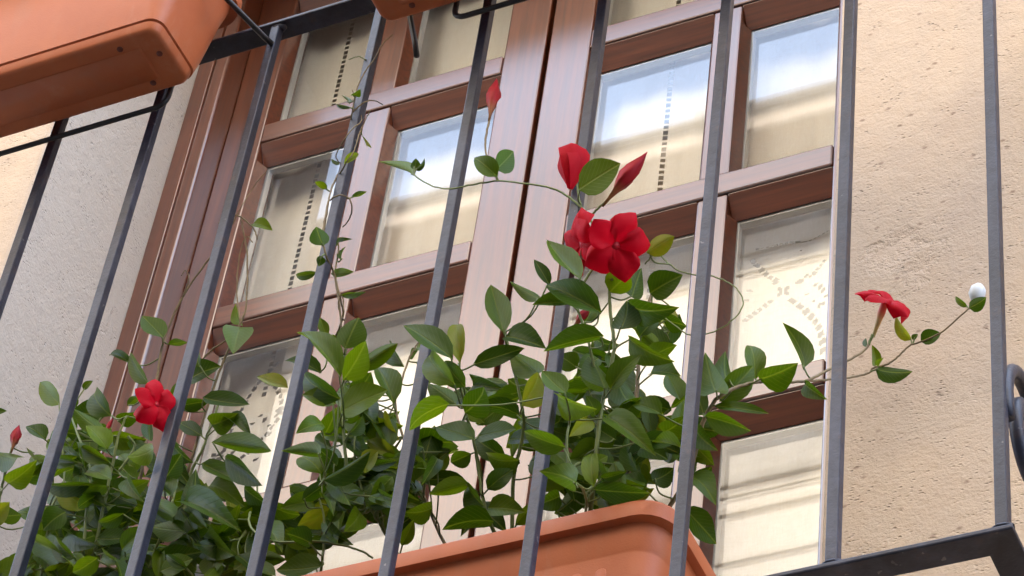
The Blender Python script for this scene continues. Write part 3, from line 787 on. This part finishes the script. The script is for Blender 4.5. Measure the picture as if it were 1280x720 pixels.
def cam_dir(dx, dy, dz): return (CR*dx - CU*dy - CF*dz).normalized()   # photo-right, photo-down, towards the viewer
LR = random.Random(3)
def leaves(pl, rows, ydef):
    for r in rows:
        bx, by, tx, ty, wpx = r[:5]; y = r[5] if len(r) > 5 else ydef+LR.uniform(-.025, .03)
        if len(r) <= 5 and y < .03: y = .03
        pl.leaf((bx, by), (tx, ty), wpx, y)

# ---- left plant
lp = Plant((-1.18, .135, .145), 'leafy vine bush with one open red flower, in front of the grey reveal')
lp.stem([(95, 760, .12), (116, 700, .09), (128, 640, .07), (140, 585, .06), (148, 545, .05), (158, 520, .045)], .0024, .0012)
lp.stem([(95, 770, .12), (104, 690, .08), (108, 640, .07), (113, 590, .06), (98, 545, .07), (86, 515, .09)], .002, .001)
lp.stem([(110, 760, .13), (165, 640, .10), (186, 530, .09), (197, 470, .085), (205, 425, .08), (228, 372, .07), (258, 328, .06), (282, 303, .05)], .0019, .001, 'stem_brown')
lp.stem([(200, 800, .14), (225, 680, .12), (236, 600, .11), (254, 560, .10), (264, 531, .10), (275, 500, .10)], .002, .0011)
lp.stem([(232, 600, .11), (262, 500, .09), (284, 440, .08), (300, 405, .075), (308, 380, .07), (309, 320, .06), (303, 284, .05), (301, 270, .045)], .0015, .0008, 'stem_brown')
lp.stem([(236, 470, .09), (262, 440, .085), (290, 420, .08), (300, 406, .075)], .0011, .0008, 'stem_brown')
lp.stem([(274, 279, .03), (282, 271, .035), (293, 268, .04), (305, 274, .045), (317, 286, .05), (322, 299, .05)], .0011, .0008, 'stem_brown')
lp.stem([(260, 790, .15), (285, 705, .12), (310, 660, .10), (320, 640, .09), (322, 600, .09)], .0018, .001)
lp.stem([(-25, 700, .13), (-5, 640, .12), (3, 606, .11), (8, 585, .10), (15, 560, .10)], .0018, .0014)
lp.stem([(40, 770, .13), (55, 700, .10), (62, 640, .09), (80, 600, .10), (75, 540, .11)], .0018, .001)
lp.stem([(300, 405, .075), (296, 360, .07), (300, 318, .06), (308, 296, .055), (316, 303, .05)], .0009, .0006, 'stem_brown')
lp.stem([(228, 372, .07), (236, 350, .06), (232, 338, .055), (226, 345, .055)], .0008, .0005, 'stem_brown')
lp.stem([(282, 303, .05), (288, 285, .04), (300, 262, .03), (318, 232, .03), (334, 213, .025)], .0008, .0005, 'stem_brown')
lp.stem([(160, 545, .045), (168, 560, .055), (148, 590, .06)], .0014, .0014)
lp.stem([(170, 790, .13), (190, 700, .10), (212, 640, .09), (225, 590, .10)], .0018, .001)
leaves(lp, [(317, 279, 340, 288, 12, .05), (301, 406, 295, 380, 10, .075), (204, 422, 180, 397, 20, .07), (169, 457, 138, 445, 8, .085), (186, 480, 165, 444, 14, .08), (210, 431, 232, 428, 7, .085),
    (250, 459, 245, 432, 14), (236, 475, 274, 459, 22), (253, 497, 307, 505, 17), (264, 531, 297, 517, 24), (283, 524, 312, 546, 15), (264, 553, 333, 563, 19), (281, 571, 324, 604, 20),
    (252, 579, 308, 604, 17), (253, 630, 245, 586, 26), (229, 628, 298, 663, 27), (262, 607, 309, 637, 22), (222, 508, 258, 502, 14), (253, 545, 225, 529, 14), (215, 548, 241, 577, 18),
    (239, 664, 288, 692, 30), (234, 664, 192, 659, 22), (297, 668, 300, 630, 15), (192, 560, 159, 571, 20, -.015), (187, 524, 188, 549, 12, .06), (146, 524, 176, 515, 15, .06), (159, 508, 173, 498, 8),
    (139, 520, 121, 489, 22, .05), (132, 519, 93, 515, 27), (127, 538, 95, 513, 16, .04), (115, 548, 84, 541, 14), (134, 562, 109, 534, 19, .04), (138, 578, 104, 560, 17, .04), (106, 585, 94, 553, 11, .04),
    (99, 578, 68, 571, 16, .05), (111, 586, 137, 598, 18, .05), (116, 604, 58, 604, 16, .05), (108, 637, 71, 616, 28), (82, 640, 54, 663, 24), (52, 673, 57, 636, 24), (10, 604, 45, 576, 22, .09), (57, 550, 34, 534, 15, .09),
    (75, 506, 52, 480, 19, .10), (-4, 565, 20, 571, 22, .09), (-5, 647, 24, 644, 18), (-12, 655, 10, 630, 20), (80, 696, 38, 675, 26), (97, 684, 76, 661, 22), (122, 697, 92, 715, 20, .03), (137, 617, 169, 630, 15),
    (130, 663, 162, 654, 16), (118, 689, 158, 675, 20), (108, 659, 112, 634, 18), (104, 487, 116, 476, 7, .1), (78, 541, 88, 510, 18), (24, 710, 38, 706, 15), (60, 560, 72, 535, 12), (-10, 520, 8, 514, 8, .1),
    (150, 700, 190, 690, 24), (185, 715, 160, 690, 22), (200, 690, 230, 712, 26), (215, 620, 190, 600, 18), (205, 600, 225, 570, 20), (180, 640, 206, 655, 20), (140, 640, 118, 620, 16), (172, 600, 150, 585, 14),
    (320, 680, 292, 712, 24), (330, 660, 352, 690, 20), (270, 690, 262, 720, 22), (60, 720, 85, 705, 20), (305, 610, 335, 630, 16), (210, 500, 222, 480, 12), (95, 510, 82, 495, 10)], .075)
lp.leaf((300, 409), (292, 440), 30, .075, tilt=10, mesh=HEART)
LG = [(345, 600, 26), (335, 530, 30), (20, 540, 24), (40, 620, 14), (25, 680, 12), (205, 520, 12), (232, 520, 8), (228, 560, 6), (60, 500, 20), (215, 665, 5), (300, 540, 14), (262, 480, 6), (185, 690, 3)]
fill(lp, [(35, 600), (80, 540), (150, 540), (190, 560), (240, 590), (300, 610), (335, 650), (335, 740), (10, 740)], 150, LG, .07, .19)
fill(lp, [(70, 600), (110, 560), (160, 580), (230, 640), (300, 650), (320, 720), (40, 720)], 40, LG, .045, .11, (26, 44))
flower(lp, (196, 505), -.012, cam_dir(.58, -.36, .73), .0250, 62, (1, 0, 2, 4, 1), 1.5)
bud(lp, (14, 566), (24, 531), .095, 1.15); bud(lp, (130, 545), (141, 522), .05, .8)
lp.stem([(313, 640, .06), (312, 655, .05), (325, 670, .045), (350, 678, .05), (385, 676, .06), (420, 680, .08), (450, 688, .09), (466, 698, .1)], .0013, .001)
lp.finish()

# ---- middle plant
mp_ = Plant((-.745, .135, .145), 'leafy vine without open flowers whose tendrils twist up one upright bar')
mp_.stem([(500, 700, .13), (476, 655, .11), (455, 622, .09), (437, 600, .075), (431, 560, .06), (427, 512, .05), (429, 472, .04), (432, 437, .03)], .0022, .0012)
mp_.stem([(455, 622, .09), (446, 590, .08), (443, 560, .07), (446, 530, .07)], .0016, .001)
mp_.stem([(436, 600, .075), (415, 600, .06), (404, 600, .045)], .0012, .001)
mp_.stem([(430, 480, .04), (428, 420, .045), (424, 380, .04), (419, 345, .035), (423, 310, .03), (421, 290, .026)], .0011, .0008, 'stem_brown')
mp_.stem([(410, 440, .08), (428, 400, .05), (425, 372, .03), (417, 340, .02), (407, 318, -.006), (403, 295, -.012), (407, 268, -.012), (413, 240, -.008), (421, 220, .016), (429, 203, .022), (436, 170, .018), (440, 140, -.006), (446, 112, -.01), (455, 92, -.008), (470, 70, .0), (478, 55, .004), (491, 43, .006)], .0012, .0007, 'stem_brown')
mp_.stem([(404, 300, .02), (409, 262, .018), (415, 235, .018), (430, 208, -.007), (443, 188, -.01), (450, 165, .0), (459, 145, .02), (463, 138, .02)], .001, .0006, 'stem_brown')
mp_.stem([(412, 250, -.008), (424, 244, -.012), (436, 248, -.008), (440, 260, 0), (436, 275, .014), (428, 284, .018)], .0009, .0007, 'stem_brown')
mp_.stem([(441, 140, -.006), (455, 128, -.008), (468, 126, 0), (479, 131, .008)], .0009, .0006, 'stem_brown')
mp_.stem([(398, 345, .02), (404, 320, .02), (410, 280, .02), (418, 250, .018), (432, 225, .018), (440, 195, .02), (446, 160, .02), (458, 120, .02)], .0008, .0005, 'stem_brown')
mp_.stem([(426, 205, .02), (420, 196, .01), (428, 178, -.008), (441, 160, -.01), (452, 150, .0), (446, 128, .016), (440, 112, .018)], .0007, .0005, 'stem_brown')
mp_.stem([(458, 75, 0), (448, 71, 0), (436, 74, .005)], .0008, .0006, 'stem')
mp_.stem([(430, 400, .04), (425, 392, .04), (423, 378, .035), (428, 370, .03), (430, 390, .03)], .0009, .0007, 'stem_brown')
mp_.stem([(560, 690, .14), (530, 620, .13), (495, 515, .12), (503, 475, .12), (510, 452, .12), (518, 436, .12), (523, 428, .12)], .0016, .0008, 'stem_brown')
mp_.stem([(400, 720, .12), (404, 690, .10), (405, 650, .09), (398, 620, .08)], .0016, .001)
mp_.stem([(290, 418, .05), (286, 445, .05), (272, 480, .05)], .0007, .0006, 'stem') if False else None
leaves(mp_, [(431, 436, 447, 400, 29, .02), (429, 475, 455, 430, 26, .015), (426, 472, 374, 419, 19, -.02), (426, 499, 381, 467, 24, -.018), (445, 462, 493, 432, 18, .03), (420, 505, 380, 494, 20, -.012), (426, 515, 480, 490, 29, .03),
    (506, 459, 491, 430, 16, .12), (492, 505, 471, 462, 23, .11), (447, 530, 501, 532, 24), (404, 530, 370, 542, 17, -.02), (408, 421, 401, 399, 11, .06), (421, 436, 416, 419, 11, .06), (402, 467, 357, 452, 13, .09),
    (360, 485, 324, 472, 13, .09), (404, 600, 459, 566, 20, .02), (401, 567, 355, 564, 17, -.02), (402, 592, 374, 572, 26), (445, 555, 501, 564, 26), (450, 594, 497, 585, 26), (420, 627, 372, 657, 28), (395, 627, 352, 635, 20),
    (476, 632, 465, 606, 24), (502, 682, 516, 652, 13, .10), (540, 635, 507, 640, 22), (404, 707, 350, 712, 22), (440, 500, 462, 468, 24, .06), (432, 528, 450, 505, 20, .06), (405, 545, 420, 512, 22, .06), (480, 522, 500, 550, 22),
    (430, 580, 455, 595, 18), (415, 560, 395, 548, 18), (450, 640, 430, 665, 22), (470, 600, 500, 612, 24), (520, 600, 545, 585, 22), (530, 560, 508, 545, 20), (390, 680, 360, 668, 22), (410, 660, 440, 680, 22), (350, 650, 372, 690, 20),
    (523, 478, 548, 468, 14, .12), (520, 452, 545, 462, 10, .12), (512, 446, 522, 438, 8, .12), (519, 438, 524, 425, 7, .12),
    (409, 237, 394, 228, 7, .015), (404, 307, 396, 285, 19, -.012), (401, 320, 398, 333, 9, -.01), (396, 340, 370, 344, 9, .02), (414, 342, 440, 340, 9, .025), (422, 307, 441, 299, 5, .03), (427, 325, 432, 309, 4, .03),
    (425, 369, 455, 365, 6, .03), (439, 247, 457, 240, 5, .0), (430, 205, 447, 193, 9, -.01), (425, 205, 415, 200, 4, .02), (441, 119, 450, 111, 7, -.012), (435, 128, 427, 119, 4, -.01), (440, 135, 422, 131, 4, -.01), (452, 168, 457, 180, 4, .01)], .075)
MG = [(498, 546, 12), (462, 662, 13), (520, 668, 16), (440, 700, 22), (385, 590, 12), (390, 652, 10), (360, 700, 12), (480, 440, 26), (505, 495, 15), (350, 540, 25), (400, 445, 20), (425, 560, 5), (560, 630, 24), (530, 520, 8), (385, 520, 18)]
fill(mp_, [(360, 590), (400, 530), (440, 490), (490, 520), (550, 560), (560, 620), (500, 680), (420, 690), (350, 690)], 100, MG, .08, .19)
fill(mp_, [(370, 620), (405, 540), (440, 500), (480, 520), (530, 560), (545, 620), (490, 660), (420, 670)], 60, MG, .045, .12, (26, 44))
mp_.finish()

# ---- right plant, with the long vines
rp = Plant((-.52, .135, .145), 'tallest flowering vine with a cluster of red blooms and shoots reaching the beige wall')
rp.stem([(735, 660, .13), (741, 612, .08), (746, 560, .06), (753, 505, .05), (763, 460, .04), (768, 432, .035), (764, 400, .03), (762, 366, .02), (764, 345, .02)], .0026, .0014)
rp.stem([(728, 655, .12), (733, 632, .06), (729, 612, .03), (720, 604, .0)], .0016, .0012)
rp.stem([(742, 575, .06), (722, 580, .04), (711, 585, .03), (709, 545, .02), (712, 520, .02), (700, 492, .01)], .0016, .001)
rp.stem([(780, 640, .13), (790, 545, .11), (796, 490, .10), (799, 450, .10), (806, 400, .10), (815, 365, .10)], .0026, .0014, 'stem_brown')
rp.stem([(745, 470, .04), (736, 430, .02), (727, 400, .005), (722, 382, 0), (731, 352, -.01), (746, 330, -.012), (757, 322, -.012)], .0014, .0012)
rp.stem([(620, 670, .12), (606, 635, .10), (598, 585, .09), (591, 545, .07), (582, 515, .05), (576, 482, .04), (573, 454, .04)], .002, .001)
rp.stem([(640, 670, .13), (642, 600, .11), (654, 540, .09), (652, 506, .07), (644, 470, .06), (633, 420, .05), (630, 414, .05)], .002, .001)
rp.stem([(765, 350, .01), (756, 310, .015), (745, 287, .01), (735, 271, .005), (726, 256, .0), (722, 238, -.002), (721, 228, -.002)], .0014, .001)
rp.stem([(735, 273, .005), (745, 263, .0), (757, 252, .0)], .0012, .0012)
rp.stem([(733, 268, .005), (722, 255, .0), (702, 241, -.006), (680, 233, -.012), (650, 229, -.016), (622, 226, -.016), (590, 231, -.018), (560, 236, -.018), (537, 231, -.015), (518, 219, -.012)], .0012, .0008)
rp.stem([(622, 225, -.016), (613, 208, -.014), (607, 188, -.012), (608, 168, -.012), (612, 150, -.012)], .0011, .0012, 'stem_brown')
rp.stem([(820, 660, .14), (862, 590, .12), (876, 535, .10), (890, 506, .09), (905, 492, .09), (930, 481, .11), (962, 476, .13), (1003, 477, .15), (1030, 465, .18), (1056, 452, .21), (1078, 440, .225), (1086, 431, .23)], .0022, .0011, 'stem_brown')
rp.stem([(1003, 477, .15), (1030, 475, .18), (1056, 473, .21), (1084, 467, .235), (1092, 460, .24), (1110, 455, .24), (1124, 444, .24), (1137, 432, .24), (1152, 427, .24), (1180, 413, .235), (1211, 385, .23)], .0012, .0008, 'stem_brown')
rp.stem([(806, 330, .06), (820, 316, .05), (832, 326, .05), (848, 338, .05), (866, 343, .05), (890, 345, .05), (915, 356, .05), (928, 372, .05), (925, 390, .05), (905, 408, .05), (880, 418, .05), (860, 418, .05), (845, 408, .05), (825, 392, .05)], .0008, .0006, 'stem')
rp.stem([(850, 670, .14), (862, 620, .13), (870, 580, .12), (872, 545, .11)], .0016, .001)
leaves(rp, [(566, 449, 509, 410, 22, -.02), (575, 454, 572, 406, 18, .03), (630, 417, 615, 361, 25, .03), (632, 421, 679, 435, 25, .035), (591, 456, 650, 437, 20, .04), (569, 481, 539, 442, 25, -.015), (582, 484, 557, 452, 21, .0),
    (581, 516, 605, 484, 29, .01), (591, 482, 628, 486, 15, .03), (674, 467, 640, 440, 25, .05), (652, 507, 672, 468, 24, .04), (570, 505, 537, 481, 20, .03), (562, 505, 512, 538, 22, -.025), (594, 549, 549, 535, 21, .02),
    (586, 467, 632, 477, 12, .09), (650, 520, 594, 507, 19, .09), (596, 546, 641, 537, 18, .09), (650, 575, 610, 567, 22, .09), (589, 567, 565, 577, 20, .08), (609, 612, 642, 587, 20, .09), (587, 605, 540, 617, 20, .07),
    (605, 632, 585, 607, 22, .08), (617, 652, 555, 662, 24, .08), (610, 635, 654, 640, 24, .09), (707, 559, 658, 540, 23, -.022), (720, 604, 674, 589, 26, -.022), (726, 350, 687, 304, 20, -.045), (808, 316, 840, 297, 20, .02),
    (752, 391, 686, 359, 27, -.02), (717, 379, 669, 381, 16, -.02), (675, 374, 640, 353, 11, .03), (687, 357, 669, 327, 12, .03), (790, 382, 849, 384, 26, .02), (812, 367, 851, 345, 30, .04), (762, 366, 786, 345, 27, .02), (790, 372, 801, 338, 22, .03),
    (775, 412, 783, 377, 28, .02), (755, 420, 685, 438, 23, -.018), (786, 422, 840, 450, 21, .02), (829, 400, 856, 407, 17, .09), (756, 485, 738, 448, 22, .03), (763, 487, 801, 444, 22, .03), (708, 492, 680, 466, 20, -.018),
    (697, 493, 743, 510, 22, .0), (758, 521, 816, 567, 25, .03), (742, 609, 742, 567, 18, .03), (751, 598, 783, 589, 11, .04), (741, 612, 806, 616, 21, .05), (813, 509, 844, 548, 30, .12), (813, 467, 849, 470, 16, .09),
    (896, 490, 882, 442, 30, .07), (912, 477, 907, 440, 22, .10), (899, 502, 939, 460, 28, .11), (944, 475, 936, 432, 20, .13), (949, 474, 994, 455, 30, .11), (1005, 460, 979, 405, 19, .15), (1006, 480, 1032, 498, 16, .16),
    (881, 520, 934, 537, 20, .08), (892, 507, 955, 516, 11, .09), (880, 520, 866, 475, 17, .10), (872, 540, 896, 562, 22, .10), (861, 550, 890, 579, 20, .11), (860, 600, 895, 632, 24, .12), (855, 635, 892, 676, 24, .13), (868, 605, 888, 585, 16, .13),
    (1094, 461, 1138, 464, 17, .235), (1140, 425, 1121, 397, 11, .24), (1151, 427, 1175, 417, 16, .24), (1093, 458, 1090, 432, 10, .24), (1098, 458, 1104, 448, 6, .24), (1211, 385, 1232, 372, 14, .23), (1210, 384, 1195, 371, 6, .235),
    (1141, 425, 1147, 418, 6, .24), (1084, 434, 1082, 424, 5, .235), (516, 218, 476, 203, 11, -.012), (517, 212, 520, 198, 10, -.012), (519, 213, 530, 198, 5, -.012), (622, 221, 594, 198, 20, -.018),
    (723, 237, 771, 207, 33, -.02), (770, 470, 790, 500, 22, .06), (735, 520, 712, 545, 20, .05), (720, 520, 690, 505, 18, .05), (775, 520, 800, 498, 22, .07), (800, 420, 822, 398, 18, .07), (810, 450, 845, 432, 20, .08), (722, 460, 700, 445, 22, .06),
    (748, 448, 722, 470, 18, .07), (735, 590, 760, 570, 20, .06), (700, 620, 668, 632, 22, .09), (770, 590, 800, 610, 24, .09), (690, 560, 668, 575, 20, .09), (830, 540, 858, 520, 24, .10), (815, 600, 842, 585, 22, .10), (850, 500, 835, 470, 20, .10),
    (800, 560, 835, 575, 22, .09), (770, 550, 745, 535, 18, .06), (760, 440, 775, 470, 16, .05), (730, 405, 742, 378, 16, .05)], .07)
rp.leaf((620, 212), (640, 191), 22, -.016, tilt=20, mesh=LEAFP[0])
RG = [(795, 472, 9), (828, 484, 13), (875, 610, 9), (846, 613, 8), (757, 402, 12), (790, 432, 6), (648, 612, 20), (575, 562, 14), (620, 540, 9), (560, 632, 22), (655, 570, 8), (655, 470, 8), (610, 470, 8), (640, 520, 6), (715, 455, 7), (748, 400, 9), (865, 440, 18), (815, 575, 5), (835, 375, 5), (560, 470, 10), (600, 590, 18), (680, 650, 3)]
fill(rp, [(690, 520), (720, 440), (760, 400), (830, 390), (850, 450), (868, 520), (880, 560), (870, 620), (830, 610), (700, 640), (680, 590)], 118, RG, .09, .19)
fill(rp, [(580, 480), (660, 480), (680, 540), (670, 640), (560, 660), (570, 560)], 22, RG, .10, .19)
fill(rp, [(690, 540), (725, 460), (765, 420), (820, 410), (845, 470), (860, 560), (840, 605), (710, 625)], 20, RG, .045, .10, (28, 46))
flower(rp, (770, 307), -.03, cam_dir(.20, .12, .97), .0335, 118, (0, 1, 4, 3, 1), 1.2)
flower(rp, (726, 306), -.014, cam_dir(-.86, .20, .40), .031, 20, (1, 2, 4, 0, 2), 1.0)
tb = flower(rp, (1107, 376), .222, cam_dir(.30, -.93, .16), .0300, 15, (4, 1, 2, 1, 4), 1.28)
rp.stem([(1086, 431, .23), (1088, 425, .229), (1091, 418, .227)], .0014, .0018, 'stem')
# half-furled bloom: two broad petals seen from outside
for (b, t, wp, tl) in (((712, 236), (718, 189), 30, 12), ((713, 236), (707, 193), 20, -30), ((714, 236), (730, 196), 19, 38)):
    rp.leaf(b, t, wp, -.006, tilt=tl, dy=-.01, petiole=False).name = 'petal'
half = [o for o in rp.root.children if o.name.startswith('petal')]
SH = bpy.data.meshes.new('petal')
def shield():
    NX, NY = 7, 6; vs = []; fs = []
    for i in range(NX+1):
        t = i/NX; wd = .5*(.16+.84*math.sin(t*math.pi/2)**1.2)
        for j in range(NY+1):
            s = (j/NY-.5)*2
            vs.append((t*(1-.10*s*s*t)+.02*math.sin(s*6)*t, s*wd, .16*(1-s*s)*t-.18*t**4))
    for i in range(NX):
        for j in range(NY): a = i*(NY+1)+j; fs.append((a, a+NY+1, a+NY+2, a+1))
    SH.from_pydata(vs, [], fs); SH.polygons.foreach_set('use_smooth', [True]*len(SH.polygons)); SH.materials.append(M['petal'])
shield()
for o in half: o.data = SH
bud(rp, (753, 258), (809, 190), -.002, 1.0, -.012); bud(rp, (611, 152), (621, 98), -.012, .9); bud(rp, (714, 412), (738, 383), .03, 1.2)
# pale round bud on the last leaf of the wall shoot
m = MB(); k = 10
loft(m, [[(x, r*math.cos(2*math.pi*j/k), r*math.sin(2*math.pi*j/k)) for j in range(k)] for x, r in ((0, .12), (.2, .33), (.45, .44), (.7, .40), (.9, .22), (1, .03))])
WB = m.mesh('bud'); WB.materials.append(M['white']); bud(rp, (1219, 377), (1224, 355), .236, .8, 0, WB)
rp.finish()
